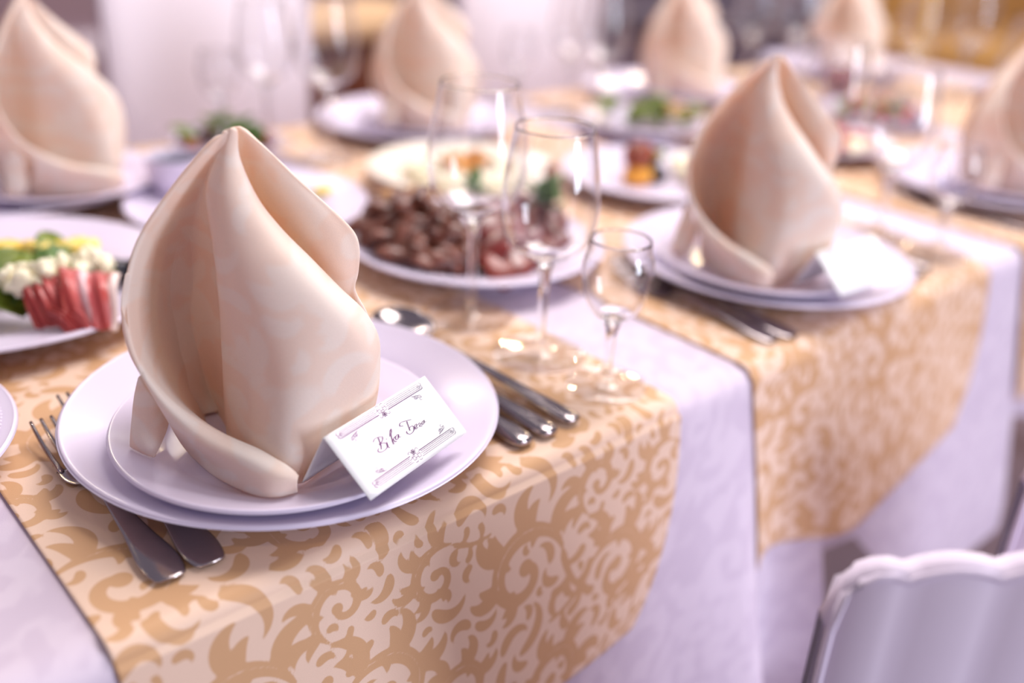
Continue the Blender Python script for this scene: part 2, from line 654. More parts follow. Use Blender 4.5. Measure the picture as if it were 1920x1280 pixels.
FOLD_NEAR = ((-1.1, 0), (-.9, -.03), (-.7, .01), (-.5, -.03), (-.3, 0), (-.16, .0), (.0, -.012), (.15, -.02), (.24, -.020), (.315, -.055), (.35, -.012), (.38, .004), (.405, -.012), (.43, -.042), (.44, -.05))
FOLD_FAR = ((.3, .0), (.42, .015), (.50, .025), (.58, .012), (.66, -.002), (.74, -.006), (.80, -.012), (.85, -.022), (.88, .012), (.93, .06), (1.0, .05), (1.08, -.01), (1.2, .01), (1.4, -.03), (1.6, .01), (1.8, -.03), (2.0, 0))
FOLDS = (FOLD_NEAR,)


def cloth_y(x, h):
    """how far the hanging cloth stands off the table edge (negative = towards the diners in front)"""
    g = sum(np.minimum.reduce([np.interp(x + d, *zip(*F)) for F in FOLDS]) for d in (-.012, -.006, 0, .006, .012)) / 5
    k = np.clip(h / 0.26, 0, 1.5) ** 1.15
    return -0.003 - 0.03 * np.clip(h / .3, 0, 1) + g * k


def hang_profile(d, r=0.010):
    """along-cloth distance past the edge -> (outwards, down) around a rounded edge"""
    arc = r * math.pi / 2
    a = np.clip(d / r, 0, math.pi / 2)
    out = r * np.sin(a)
    dn = r * (1 - np.cos(a)) + np.maximum(d - arc, 0)
    return out, dn


def strip_cloth(name, xs, drop, lift, motif_off=(0, 0), step=0.006, hem=None, flip=0.0, motif_scale=1.0, fine=None):
    """cloth laid across the table in y with both ends hanging; xs = x samples; drop(x) = hanging length"""
    xs = np.asarray(xs)
    dmax = drop
    n1 = max(8, int(dmax / (fine or step)))
    front = np.linspace(dmax, 0, n1, endpoint=False)
    top_f = np.arange(0, 0.34, fine or step)
    top = np.concatenate([top_f, np.arange(0.34, YD, step)])
    rows, sv = [], []
    R = 0.010
    for d in front:
        out, dn = hang_profile(d, R)
        x = xs.copy()
        hh = np.full_like(xs, dn)
        if hem:
            x, hh = hem(xs, dn)
        y = R - out - lift + np.where(hh > R, cloth_y(x, np.maximum(hh - R, 0)), 0) * 1.0
        rows.append(np.stack([x, y, lift - hh], 1))
        sv.append(-d)
    for yy in top:
        if yy < R:
            continue
        if yy > YD - R:
            continue
        rows.append(np.stack([xs, np.full_like(xs, yy), np.full_like(xs, lift)], 1))
        sv.append(yy)
    for d in np.linspace(0, dmax, max(8, int(dmax / .02))):
        out, dn = hang_profile(d, R)
        rows.append(np.stack([xs, np.full_like(xs, YD - R + out + lift + .04 * dn), np.full_like(xs, lift - dn)], 1))
        sv.append(YD + d)
    P = np.array(rows)
    me = grid_mesh(name, P)
    U = np.broadcast_to(xs[None, :], P.shape[:2]) * motif_scale + motif_off[0]
    V = np.broadcast_to(np.array(sv)[:, None], P.shape[:2]) * motif_scale + motif_off[1]
    set_motif(me, motif_at(U, V) / motif_scale)
    fix_normals(me)
    return me


def uneven_hem(x, dn):
    return x.copy(), dn * np.interp(x, (.36, .56, .64, .78, .88, .98, 1.2), (.85, .86, 1.15, 1.25, 1.1, .93, 1.0))


cl = link('tablecloth', strip_cloth('tablecloth', np.arange(X0, .4301, 0.007), 0.62, 0.0, step=0.008, motif_scale=0.8), M['linen'])
tag(cl, 'long white damask tablecloth under the nearest gold runner, hanging lower than the other', 'tablecloth', 'white tablecloths')
FOLDS = (FOLD_FAR,)
cl = link('tablecloth', strip_cloth('tablecloth', np.arange(.36, X1 + .001, 0.008), 0.30, -0.0012, step=0.008, motif_scale=0.8, hem=uneven_hem), M['linen'])
tag(cl, 'shorter white tablecloth further down the table, showing right of the second gold runner', 'tablecloth', 'white tablecloths')

RX, RW, RP = -0.1647, 0.410, 0.4961


def make_runner(k, fine, label, drop=0.185):
    global FOLDS
    FOLDS = (FOLD_NEAR[:-1] + ((.46, -.053), (.52, -.042), (.6, -.030), (.70, -.020), (.8, -.024), (.86, -.024), (.95, .0), (1.05, .04), (1.3, .03)), ((0, .1), (.8, .1)) + FOLD_FAR[7:])
    xa = RX + RP * k
    xs = np.arange(xa, xa + RW + 1e-6, fine)

    def hem(x, dn):
        q = max(dn, 0) / drop
        u = (x - xa) / RW
        return x - (0.060 * u ** 1.5) * q ** 2.2 + 0.012 * (1 - u) * q, np.full_like(x, dn) - 0.022 * u ** 3 * q ** 3
    me = strip_cloth('table_runner', xs, drop, 0.0016, (0.03 + k * 0.05 - xa, 0.02 + k * 0.09), step=max(fine, 0.004), hem=hem, fine=fine)
    sheet_solid(me, -0.0006)
    o = link('table_runner', me, M['runner'])
    o['label'] = label
    o['category'] = 'table runner'
    o['group'] = 'gold table runners across the table'
    return o


make_runner(0, 0.0017, 'gold damask runner beneath the sharp nearest plate, its scroll pattern clear')
make_runner(1, 0.004, 'gold runner under the second front plate, its end hanging to a point')
make_runner(2, 0.006, 'gold runner under the third front plate, cut by the photo edge')
make_runner(3, 0.008, 'gold runner near the far end of the table, mostly hidden by dishes')


# ------------------------------------------------------------------ place setting pieces
CHARGER = smooth_prof([(0, .0035), (.03, .0032), (.052, .0032), (.055, .0005), (.060, .0005), (.063, .0038), (.090, .0058), (.110, .0110), (.134, .0205), (.1352, .0222), (.1338, .0236), (.128, .0222),
                       (.108, .0158), (.094, .0098), (.086, .0082), (.05, .0078), (0, .0078)], 4)
INNER = smooth_prof([(0, .012), (.03, .012), (.044, .012), (.046, .0090), (.050, .0090), (.053, .0125), (.064, .0150), (.078, .0225), (.0965, .0300), (.0980, .0318), (.0970, .0332), (.092, .0318),
                     (.077, .0272), (.068, .0236), (.062, .0226), (.04, .0222), (0, .0222)], 4)
DISH = smooth_prof([(0, .004), (.4, .004), (.46, .003), (.48, .000), (.53, .000), (.56, .005), (.70, .011), (.97, .0195), (1.0, .0215), (.985, .0232), (.95, .0220),
                    (.72, .0150), (.64, .0105), (.5, .0090), (0, .0088)], 4)


def plate(name, prof, loc, label, group=None, m='china', n=96, cat='plate', s=1.0):
    me = lathe(name, [(r * s, z) for r, z in prof], n)
    o = link(name, me, M[m])
    o.location = loc
    return tag(o, label, cat, group)


def uv_to_xyz(u, v, z=0.0):
    """place-setting frame (right of the viewer, away from the viewer) -> table offsets"""
    a = math.radians(-42.79)
    return (u * math.cos(a) - v * math.sin(a), u * math.sin(a) + v * math.cos(a), z)


# folded napkin: control nets of its four cloth panels (0.1 mm, setting frame)
WRAP = [[[-141,-410,2079],[-132,-410,2088],[-126,-400,2091],[-117,-400,2098],[-117,-400,2098],[-108,-400,2101],[-103,-390,2099],[-100,-380,2094]],[[-220,-460,2022],[-202,-430,2007],[-183,-420,1994],[-164,-420,1983],[-164,-420,1983],[-134,-440,1973],[-104,-430,1955],[-89,-400,1934]],[[-396,-550,1808],[-374,-415,1763],[-320,-340,1744],[-265,-380,1750],[-234,-460,1776],[-119,-533,1776],[-25,-500,1754],[1,-420,1725]],[[-560,-640,1564],[-557,-385,1474],[-459,-180,1409],[-295,-290,1448],[-201,-530,1539],[-55,-617,1573],[94,-580,1584],[136,-450,1566]],[[-627,-700,1372],[-643,-380,1239],[-539,-80,1127],[-301,-250,1216],[-175,-570,1350],[17,-690,1425],[232,-640,1447],[292,-460,1412]],[[-657,-740,1172],[-680,-400,1022],[-575,-40,871],[-300,-240,977],[-174,-560,1125],[94,-750,1257],[383,-680,1289],[450,-460,1245]],[[-625,-800,982],[-658,-440,805],[-571,-20,607],[-302,-240,725],[-176,-560,889],[170,-810,1071],[495,-690,1132],[577,-450,1116]],[[-528,-860,833],[-575,-500,648],[-533,-40,387],[-303,-250,491],[-177,-570,670],[221,-880,903],[563,-680,964],[649,-430,965]],[[-354,-930,693],[-473,-560,533],[-492,-100,258],[-296,-280,334],[-169,-600,523],[243,-940,759],[590,-660,790],[657,-410,803]],[[-106,-990,577],[-361,-640,462],[-456,-160,139],[-276,-340,238],[-149,-660,436],[254,-990,625],[585,-640,632],[644,-390,616]],[[132,-1040,514],[-256,-726,414],[-386,-270,132],[-246,-412,170],[-132,-700,354],[271,-1025,480],[552,-600,484],[615,-370,447]],[[306,-1080,430],[-121,-830,399],[-262,-450,173],[-185,-520,166],[-122,-680,270],[286,-929,260],[462,-429,260],[567,-278,260]]]
LIP = [[[-627,-700,1372],[-623,-710,1374],[-619,-720,1375]],[[-657,-740,1172],[-652,-755,1173],[-648,-760,1166]],[[-625,-800,982],[-607,-825,979],[-601,-820,955]],[[-528,-860,833],[-516,-885,830],[-514,-875,806]],[[-354,-930,693],[-378,-960,689],[-435,-880,619]],[[-106,-990,577],[-208,-1015,541],[-447,-630,260]],[[132,-1040,514],[23,-1095,491],[-202,-896,260]],[[252,-1070,474],[168,-1140,453],[60,-1089,286]],[[308,-1085,434],[252,-1140,426],[201,-1133,305]],[[312,-1080,417],[318,-1100,387],[302,-1034,283]]]
BACK = [[[-141,-370,2075],[-115,-340,2089],[-89,-340,2094],[-62,-340,2081]],[[-221,-370,1993],[-130,-310,1995],[-10,-330,1987],[63,-320,1963]],[[-408,-360,1744],[-193,-240,1789],[66,-320,1842],[208,-310,1818]],[[-605,-340,1456],[-270,-140,1536],[179,-340,1675],[384,-310,1660]],[[-711,-300,1209],[-309,-60,1310],[266,-360,1518],[506,-310,1537]],[[-764,-280,964],[-343,0,1080],[323,-370,1399],[537,-310,1429]],[[-755,-280,757],[-378,60,840],[343,-340,1244],[525,-300,1289]],[[-683,-280,583],[-373,100,600],[329,-220,1043],[504,-280,1164]],[[-589,-300,491],[-361,120,361],[381,-100,818],[570,-260,1001]],[[-525,-320,415],[-329,100,237],[401,-60,544],[607,-240,793]],[[-488,-273,260],[-204,-104,260],[345,34,260],[545,-12,260]]]
FLAP = [[[-594,-780,806],[-565,-800,769],[-519,-810,695],[-494,-750,596]],[[-659,-720,636],[-592,-800,651],[-526,-810,600],[-483,-740,529]],[[-681,-730,509],[-618,-810,519],[-537,-830,481],[-492,-760,460]],[[-689,-760,415],[-637,-820,420],[-557,-850,395],[-518,-800,395]],[[-709,-752,324],[-675,-764,316],[-609,-784,301],[-558,-801,291]]]



def napkin_mesh(flare=1.0):
    parts = []
    for G, ku, kv in ((WRAP, 6, 7), (LIP, 6, 5), (BACK, 5, 7), (FLAP, 6, 6)):
        A = np.array(G, float) / 10000.0
        A = catmull(A, ku)
        A = catmull(A.transpose(1, 0, 2), kv).transpose(1, 0, 2)
        U, V = A[..., 0] + 0.3 * A[..., 1], A[..., 2]
        ca, sa = math.cos(math.radians(-42.79)), math.sin(math.radians(-42.79))
        B = np.stack([A[..., 0] * ca - A[..., 1] * sa, A[..., 0] * sa + A[..., 1] * ca, A[..., 2]], -1)
        me = grid_mesh('napkin', B)
        set_motif(me, motif_at(U * .8 + .05, V * .8 + .1))
        parts.append(me)
    bm = bmesh.new()
    for me in parts:
        bm.from_mesh(me)
    bmesh.ops.recalc_face_normals(bm, faces=bm.faces)
    me = bpy.data.meshes.new('napkin')
    bm.to_mesh(me)
    bm.free()
    me.update()
    return me


NAP = napkin_mesh()


def napkin(loc, rz, label, s=1.0):
    o = link('folded_napkin', NAP, M['napkin'])
    if 'Solid' not in o.modifiers:
        sm = o.modifiers.new('Solid', 'SOLIDIFY')
        sm.thickness = 0.0030
        sm.offset = 0.0
        sm.use_even_offset = False
        sb = o.modifiers.new('Round', 'SUBSURF')
        sb.levels = sb.render_levels = 1
    place(o, loc, (0, 0, rz), s)
    return tag(o, label, 'napkin', 'cream napkins folded into tall cones')


def glass(kind, loc, label, group=None, n=64, s=1.0):
    """stemware: bowl of thin glass, solid stem and foot"""
    H, hb, rr, rm, hm, rf = {'tall': (.192, .086, .0305, .0385, .128, .036), 'wine': (.177, .076, .0290, .0357, .116, .036), 'cordial': (.113, .052, .0215, .0250, .090, .030)}[kind]
    e = empty({'tall': 'tall_wine_glass', 'wine': 'wine_glass', 'cordial': 'cordial_glass'}[kind], loc, label, 'glass', group)
    k = H / .192
    th = 0.0007
    outer = [(.0045, hb - .002), (.010 * k, hb + .002), (.022 * k + .002, hb + .011 * k), (rm * .88, hb + (hm - hb) * .5), (rm, hm), (rm * .965, hm + (H - hm) * .4), (rr * 1.03, H - .008), (rr, H)]
    o2 = smooth_prof(outer, 6)
    inner = [(r - th, z) for r, z in o2[::-1] if z > hb + .005]
    inner = inner + [(.006, hb + .0042), (0, hb + .0040)]
    link('bowl', lathe('bowl', [(0, hb - .002)] + o2 + [(rr - th * .5, H + .0006)] + inner, n), M['glass'], e)
    sr = .0036 if kind != 'cordial' else .0032
    st = [(0, hb + .0035), (.0058, hb + .0028), (.0062, hb - .001), (sr * 1.25, hb - .010), (sr, hb - .022), (sr * .92, hb * .45), (sr * 1.05, .014), (sr * 1.9, .0065), (.013, .0038), (.024, .0026), (rf - .001, .0016), (rf, .0009), (rf - .001, .0003), (0, .0003)]
    link('stem', lathe('stem', smooth_prof(st[:8], 4), n), M['glass'], e)
    ft = [(0, .0066), (sr * 1.9, .0064)] + smooth_prof(st[8:13], 4) + [(0, .0003)]
    link('foot', lathe('foot', ft, n), M['thin'], e)
    return e


def metal_strip(name, pts, widths, thick, m='steel', parent=None, n=14):
    """flat metal handle: rounded cross-section strip running along y; pts (x,y,z), widths full width"""
    rows = []
    for (x, y, z), w, th in zip(pts, widths, thick):
        rows.append([(x + .5 * w * (abs(math.cos(a)) ** .7) * math.copysign(1, math.cos(a)), y, z + .5 * th * math.sin(a)) for a in [2 * math.pi * j / n for j in range(n)]])
    rows = catmull(np.array(rows), 5)
    me = grid_mesh(name, rows, closed_u=True)
    bm = bmesh.new()
    bm.from_mesh(me)
    bm.verts.ensure_lookup_table()
    bm.faces.new([bm.verts[j] for j in range(n)])
    nb = len(bm.verts)
    bm.faces.new([bm.verts[nb - 1 - j] for j in range(n)])
    bmesh.ops.recalc_face_normals(bm, faces=bm.faces)
    bm.to_mesh(me)
    bm.free()
    return link(name, me, M[m], parent)


def fork(loc, L, label, group, rz=0.0):
    """handle end at the origin, tines towards +y"""
    e = empty('fork', loc, label, 'fork', group, rz)
    hy = L * .58
    metal_strip('handle', [(0, 0, .0030), (0, .0025, .0030), (0, .018, .0042), (0, .045, .0062), (0, .080, .0086), (0, hy - .012, .0090), (0, hy, .0060), (0, hy + .008, .0036)],
                [.006, .0165, .0210, .0140, .0078, .0062, .0075, .0120], [.0016, .0024, .0026, .0026, .0026, .0028, .0028, .0022], parent=e)
    metal_strip('head', [(0, hy + .004, .0050), (0, hy + .009, .0034), (0, hy + .017, .0028), (0, hy + .027, .0032)], [.008, .0175, .0232, .0240], [.0022, .0020, .0018, .0018], parent=e)
    for k in range(4):
        x = (k - 1.5) * .0063
        y0 = hy + .025
        y1 = L
        pts = [(x, y0, .0032), (x, y0 + (y1 - y0) * .35, .0050), (x * .99, y0 + (y1 - y0) * .7, .0088), (x * .97, y1, .0140)]
        link('tine', tube_pts('tine', catmull(np.array(pts), 4), np.linspace(.0019, .0011, 13), 8), M['steel'], e)
    return e


def spoon(loc, label, group, rz=0.0):
    e = empty('spoon', loc, label, 'spoon', group, rz)
    metal_strip('handle', [(0, 0, .0048), (0, .003, .0048), (0, .018, .0052), (0, .05, .0065), (0, .095, .0085), (0, .14, .0086), (0, .160, .0050)],
                [.005, .0140, .0160, .0110, .0074, .0060, .0080], [.003, .0056, .0060, .0052, .0042, .0036, .0026], parent=e)
    rows = []
    for i in range(13):
        a = i / 12
        y = .157 + .058 * a
        w = .0195 * math.sqrt(max(0, 1 - (2 * a - 1) ** 2)) * (1.0 + .12 * (1 - a)) + .002
        rows.append([(w * b, y, .0118 - .0085 * (1 - b * b) * math.sin(math.pi * min(max(a, .02), .98)) ** .7 - .004 * (1 - a) ** 3) for b in np.linspace(-1, 1, 13)])
    link('bowl', sheet_solid(grid_mesh('bowl', rows), .0012), M['steel'], e)
    return e


def knife(loc, L, label, group, rz=0.0):
    e = empty('knife', loc, label, 'knife', group, rz)
    h = L * .46
    metal_strip('handle', [(0, 0, .0044), (0, .003, .0044), (0, .016, .0046), (0, .045, .0046), (0, h - .008, .0044), (0, h, .0042)],
                [.005, .0150, .0176, .0140, .0105, .0098], [.003, .0072, .0080, .0078, .0068, .0060], parent=e)
    metal_strip('blade', [(0, h - .002, .0030), (0, h + .012, .0026), (.001, h + .05, .0024), (.001, L - .02, .0024), (-.002, L - .004, .0024), (-.004, L, .0024)],
                [.0090, .0150, .0185, .0190, .0110, .0030], [.0028, .0018, .0014, .0014, .0012, .0008], parent=e)
    return e


# ---- name card, print laid out in card coordinates (0..1000 across, 0..1000 up the front leaf)
STROKES = [[(281,610),(308,636),(341,629),(367,607),(365,584),(338,552),(307,541)],[(338,629),(334,598),(326,556),(315,507),(301,470)],[(307,541),(339,533),(362,502),(360,469),(336,443),(302,438),(277,452),(273,483),(290,502)],[(372,517),(365,480),(358,442),(367,429)],[(384,556),(384,543)],[(422,552),(443,600),(463,631),(463,609),(438,562),(419,495),(408,436)],[(416,486),(441,508),(459,515)],[(429,498),(430,455),(444,448)],[(486,514),(470,518),(452,496),(449,471),(467,472),(490,515),(479,478),(495,471)],[(565,574),(546,592),(548,620),(569,631),(606,616),(655,589)],[(615,604),(605,552),(597,508),(589,469)],[(592,507),(624,511),(633,481),(612,441),(571,430),(556,461),(561,492)],[(627,461),(655,468),(668,496),(652,498),(637,469),(639,445),(664,451)],[(673,477),(693,489),(698,470),(678,451),(692,437),(702,440)],[(738,484),(720,480),(708,457),(715,444),(733,462),(744,487),(736,459),(752,456)]]
CARD_A, CARD_B = (.0462, -.1065, .0650), (.0915, -.0308, .0650)      # fold, left and right (setting frame)
CARD_C, CARD_D = (.1183, -.0408, .0340), (.0727, -.1196, .0363)      # front leaf, bottom right and bottom left
CARD_E, CARD_F = (.0319, -.1000, .0310), (.0773, -.0232, .0310)      # back leaf, bottom left and right


def card_point(u, v, lift=0.0):
    A, B, C2, D = (np.array(uv_to_xyz(*q)) for q in (CARD_A, CARD_B, CARD_C, CARD_D))
    u, v = u / 1000, v / 1000
    p = (A * (1 - u) + B * u) * v + (D * (1 - u) + C2 * u) * (1 - v)
    nrm = np.cross(B - A, D - A)
    nrm = nrm / np.linalg.norm(nrm)
    if nrm[2] < 0:
        nrm = -nrm
    return p + nrm * lift


def ribbon(pts, w, vs, fs, vary=0.0, smooth=True, lift=0.00046):
    """printed stroke: thin raised ribbon on the card's front leaf; pts in card units, w in card units"""
    P = catmull(np.array(pts, float), 6) if smooth and len(pts) > 2 else np.array(pts, float)
    asp = .0905 / .0440
    Q = P * [asp, 1.0]
    T = np.gradient(Q, axis=0)
    T = T / (np.linalg.norm(T, axis=1, keepdims=True) + 1e-9)
    Nn = np.stack([-T[:, 1], T[:, 0]], 1)
    ww = w * (1 - vary + vary * np.abs(T[:, 1]) * 1.4)
    b = len(vs)
    for q, nn, k in zip(Q, Nn, ww):
        for s in (-.5, .5):
            r = (q + nn * k * s) / [asp, 1.0]
            vs.append(card_point(r[0], r[1], lift))
    for i in range(len(Q) - 1):
        fs.append((b + 2 * i, b + 2 * i + 1, b + 2 * i + 3, b + 2 * i + 2))


def border_strokes():
    out = []
    for (y0, sg) in ((970, -1), (85, 1)):                  # top and bottom bands
        for k, (dv, w) in enumerate(((0, 5), (24, 5), (48, 5), (72, 5), (95, 9))):
            v = y0 + sg * dv
            a, b = (105 + 6 * (k == 0), 897)
            out.append(([(a, v), (455 - 12 * (k % 2), v)], w, False))
            out.append(([(545 + 12 * (k % 2), v), (b, v)], w, False))
        m = y0 + sg * 48
        # interlocked keys and a small blossom at the middle
        for dx in (-34, 14):
            out.append(([(500 + dx, m - 34), (500 + dx + 26, m - 34), (500 + dx + 26, m + 34), (500 + dx, m + 34), (500 + dx, m - 34)], 6, False))
        out.append(([(456, m + 14), (486, m + 14), (486, m - 14), (514, m - 14), (514, m + 14), (544, m + 14)], 6, False))
        for a in np.linspace(0, 2 * math.pi, 6, endpoint=False):
            cx, cy = 500, y0 + sg * 122
            out.append(([(cx, cy), (cx + 12 * math.cos(a + .5), cy + 26 * math.sin(a + .5)), (cx + 18 * math.cos(a), cy + 40 * math.sin(a)), (cx + 10 * math.cos(a - .5), cy + 22 * math.sin(a - .5)), (cx, cy)], 7, True))
        for s in (-1, 1):
            cy = y0 + sg * 128
            out.append(([(500 + s * 18, cy), (500 + s * 34, cy + sg * 22), (500 + s * 46, cy + sg * 10), (500 + s * 42, cy - sg * 4)], 6, True))
            cy = y0 - sg * 12
            out.append(([(500 + s * 6, cy), (500 + s * 20, cy - sg * 14), (500 + s * 34, cy - sg * 4)], 6, True))
        # end curls of the band
        for x, s in ((92, -1), (908, 1)):
            out.append(([(x - s * 10, m - 50), (x + s * 6, m - 30), (x + s * 2, m), (x + s * 10, m + 26), (x - s * 4, m + 52)], 9, True))
            out.append(([(x - s * 24, m - 18), (x - s * 8, m - 6), (x - s * 22, m + 14), (x - s * 36, m + 2)], 6, True))
        # corner flourishes
        for x, s in ((200, 1), (815, -1)):
            cy = y0 + sg * 150
            out.append(([(x + s * 36, cy - sg * 30), (x + s * 14, cy - sg * 18), (x - s * 12, cy - sg * 6), (x - s * 8, cy + sg * 26), (x + s * 10, cy + sg * 14), (x, cy)], 8, True))
            out.append(([(x - s * 10, cy - sg * 4), (x - s * 34, cy + sg * 8), (x - s * 38, cy + sg * 44), (x - s * 22, cy + sg * 22)], 7, True))
            out.append(([(x + s * 12, cy - sg * 16), (x + s * 22, cy + sg * 12), (x + s * 6, cy + sg * 34)], 7, True))
            out.append(([(x - s * 22, cy + sg * 30), (x - s * 14, cy + sg * 64), (x - s * 30, cy + sg * 76)], 6, True))
    return out


def name_card(off, label, lettered, rz=0.0):
    e = empty('name_card', off, label, 'name card', 'folded name cards', rz)
    T = 0.0004
    pts = [np.array(uv_to_xyz(*q)) for q in (CARD_A, CARD_B, CARD_C, CARD_D, CARD_E, CARD_F)]
    A, B, C2, D, E2, F = pts
    for nm, quad in (('front_leaf', (A, B, C2, D)), ('back_leaf', (B, A, E2, F))):
        w = np.linspace(0, 1, 13)
        me = grid_mesh(nm, [[(quad[0] * (1 - a) + quad[1] * a) * (1 - b) + (quad[3] * (1 - a) + quad[2] * a) * b for a in w] for b in w])
        sheet_solid(me, T)
        link(nm, me, M['card'], e, smooth=False)
    vs, fs = [], []
    for s, w, sm in border_strokes():
        ribbon(s, w * (1 if lettered else 1.2), vs, fs, smooth=sm)
    link('printed_border', from_data('printed_border', vs, fs), M['ink'] if lettered else M['soft_ink'], e)
    vs, fs = [], []
    if lettered:
        for s in STROKES:
            ribbon(s, 11, vs, fs, vary=0.45)
        o = link('handwriting', from_data('handwriting', vs, fs), M['ink'], e)
        o['label'] = 'violet script reading Bika Бега'
    else:
        for x0, x1, v in ((330, 520, 560), (560, 720, 560), (360, 690, 440)):
            ribbon([(x0 + (x1 - x0) * i / 12, v + 22 * (1 if i % 2 else -1)) for i in range(13)], 12, vs, fs, vary=0.4)
        link('handwriting', from_data('handwriting', vs, fs), M['soft_ink'], e)
    return e


# ------------------------------------------------------------------ the front place settings
INX, INY = uv_to_xyz(.0047, -.0351)[:2]
FROT = (0.0, math.radians(-26), math.radians(10))
FRONT = ((0.0, 0.1233), (0.5128, 0.1186), (1.000, 0.1200))
front_words = ('nearest front setting', 'second front setting', 'third front setting')

for i, (px, py) in enumerate(FRONT):
    w = front_words[i]
    plate('dinner_plate', CHARGER, (px, py, .0022), ('large white dinner plate nearest the camera, carrying the lettered name card',
          'large white dinner plate at the second front setting, warm glints on its rim', 'large white dinner plate at the third front setting, cut by the photo edge')[i], 'large white dinner plates', n=128)
    plate('side_plate', INNER, (px + INX * math.cos(FROT[i]) - INY * math.sin(FROT[i]), py + INX * math.sin(FROT[i]) + INY * math.cos(FROT[i]), .0012), ('smaller white plate under the sharp nearest napkin', 'smaller white plate under the second front napkin',
          'smaller white plate under the third front napkin')[i], 'smaller plates under the napkins', n=128)

napkin((0.0, 0.1233, 0), 0, 'cream napkin cone in sharp focus on the nearest plate')
napkin((0.5128, 0.1186, 0), FROT[1], 'cream napkin cone on the second front plate, behind the small blurred card')
napkin((1.000, 0.120, 0), FROT[2], 'cream napkin cone cut by the right photo edge, on the third front plate')

name_card((0, 0.1233, 0), 'white folded card lettered in violet script on the nearest plate', True)
name_card((0.5128 , 0.1186, 0), 'blurred white folded card on the rim of the second front plate', False, math.radians(-18))

kinds = (('tall', .214, .198), ('wine', .2125, .112), ('cordial', .2185, .046))
gl_label = (('tall wine glass in front of the dark meat platter', 'wine glass before the smoked meat, between the tall glass and the small one', 'small empty cordial glass standing near the runner edge, nearest of the glasses'),
            ('tall wine glass half hidden behind the second front napkin', 'wine glass to the right of the second front napkin', 'small cordial glass beside the third front plate, standing near the table edge'),
            ('tall wine glass behind the third front napkin', None, None))
for i, (px, py) in enumerate(FRONT):
    for (k, dx, dy), lb in zip(kinds, gl_label[i]):
        if lb:
            glass(k, ((0, .5, 1.0)[i] + dx, dy, .0022 if i == 0 else .0022), lb, 'clear stemmed glasses', n=72 if i == 0 else 40)

f1 = fork((-.1215, .0265, .0022), .178, 'short steel fork with all four tines clear of the nearest plate', 'forks left of the plates', rz=math.radians(0.4))
f2 = fork((-.1005, .0255, .0022), .203, 'long steel fork slipped under the nearest plate, only handle and tine tips showing', 'forks left of the plates', rz=math.radians(-0.6))
clone(f1, (.386, .015, .0022), math.radians(1), 'outer dark fork handle at the second front setting', 'forks left of the plates')
clone(f2, (.406, .010, .0022), math.radians(2), 'inner fork at the second front setting, running under its plate', 'forks left of the plates')
clone(f1, (.882, .020, .0022), math.radians(1), 'outer fork at the third front setting, by the photo edge', 'forks left of the plates')
s1 = spoon((.157, .016, .0022), 'steel spoon beside the nearest plate with a bright glint in its bowl', 'spoons right of the plates', rz=math.radians(3.2))
k1 = knife((.133, .0135, .0022), .208, 'knife with a slim handle lying between the spoon and another knife', 'knives right of the plates', rz=math.radians(1.0))
k2 = knife((.112, .0145, .0022), .200, 'knife with a thick rounded handle closest to the nearest plate', 'knives right of the plates', rz=math.radians(1.2))
clone(s1, (.6565, .022, .0022), math.radians(2), 'spoon mostly hidden right of the second front plate', 'spoons right of the plates')
clone(k2, (.628, .016, .0022), math.radians(1), 'knife whose handle end peeks out right of the second front plate', 'knives right of the plates')


# ------------------------------------------------------------------ the far place settings
FAR = ((0.003, .715), (0.545, .735), (1.05, .715), (1.56, .715))
far_words = ('far left setting', 'far setting behind the two clear glasses', 'far setting behind the green salad dish', 'far setting furthest down the table')
FSH = ((.040, -.016), (.01, -.01), (.01, -.01), (.01, -.01))
far_rot = (math.radians(48), math.radians(18), math.radians(22), math.radians(10))
for i, (px, py) in enumerate(FAR):
    w = far_words[i]
    a = math.pi
    plate('dinner_plate', CHARGER, (px + FSH[i][0] * .3, py + FSH[i][1] * .3, .0022), 'large white dinner plate at the ' + w, 'large white dinner plates', n=96)
    plate('side_plate', INNER, (px + FSH[i][0] + INX * math.cos(far_rot[i]) - INY * math.sin(far_rot[i]), py + FSH[i][1] + INX * math.sin(far_rot[i]) + INY * math.cos(far_rot[i]), .0012), 'smaller white plate under the napkin at the ' + w, 'smaller plates under the napkins', n=96)
    napkin((px + FSH[i][0], py + FSH[i][1], 0), far_rot[i], 'cream napkin cone at the ' + w, 1.0)
for k, x, y, lb in (('tall', .372, .672, 'big wine glass on the far side, just left of the brown cabinet'), ('wine', .345, .775, 'wine glass beside the far green salad dish, before the pale chair'),
                    ('cordial', .300, .815, 'small glass on the far side, before the pale chair'),
                    ('tall', .83, .655, 'tall wine glass left of the napkin behind the green salad dish'), ('wine', .86, .745, 'wine glass before the second pale chair'), ('cordial', .80, .80, 'small glass at the far edge before the second pale chair'),
                    ('tall', 1.33, .65, 'tall wine glass left of the furthest napkin'), ('wine', 1.31, .73, 'wine glass left of the furthest napkin, nearer the far edge'), ('cordial', 1.30, .79, 'small glass left of the furthest napkin, at the far edge'),
                    ('tall', 1.60, .46, 'tall glass near the table end'), ('wine', 1.48, .50, 'wine glass among the dishes near the table end')):
    glass(k, (x, y, .0022), lb, 'clear stemmed glasses', n=32)
tb = empty('drink_tumbler', (1.30, .53, .0022), 'tumbler of dark red drink behind the second front napkin', 'glass')
link('tumbler_wall', lathe('tumbler_wall', [(0, .0), (.027, 0), (.029, .002), (.034, .095), (.0325, .095), (.028, .006), (0, .006)], 32), M['thin'], tb)
link('drink', lathe('drink', [(0, .0065), (.0276, .0065), (.031, .062), (0, .062)], 32), M['wine'], tb)


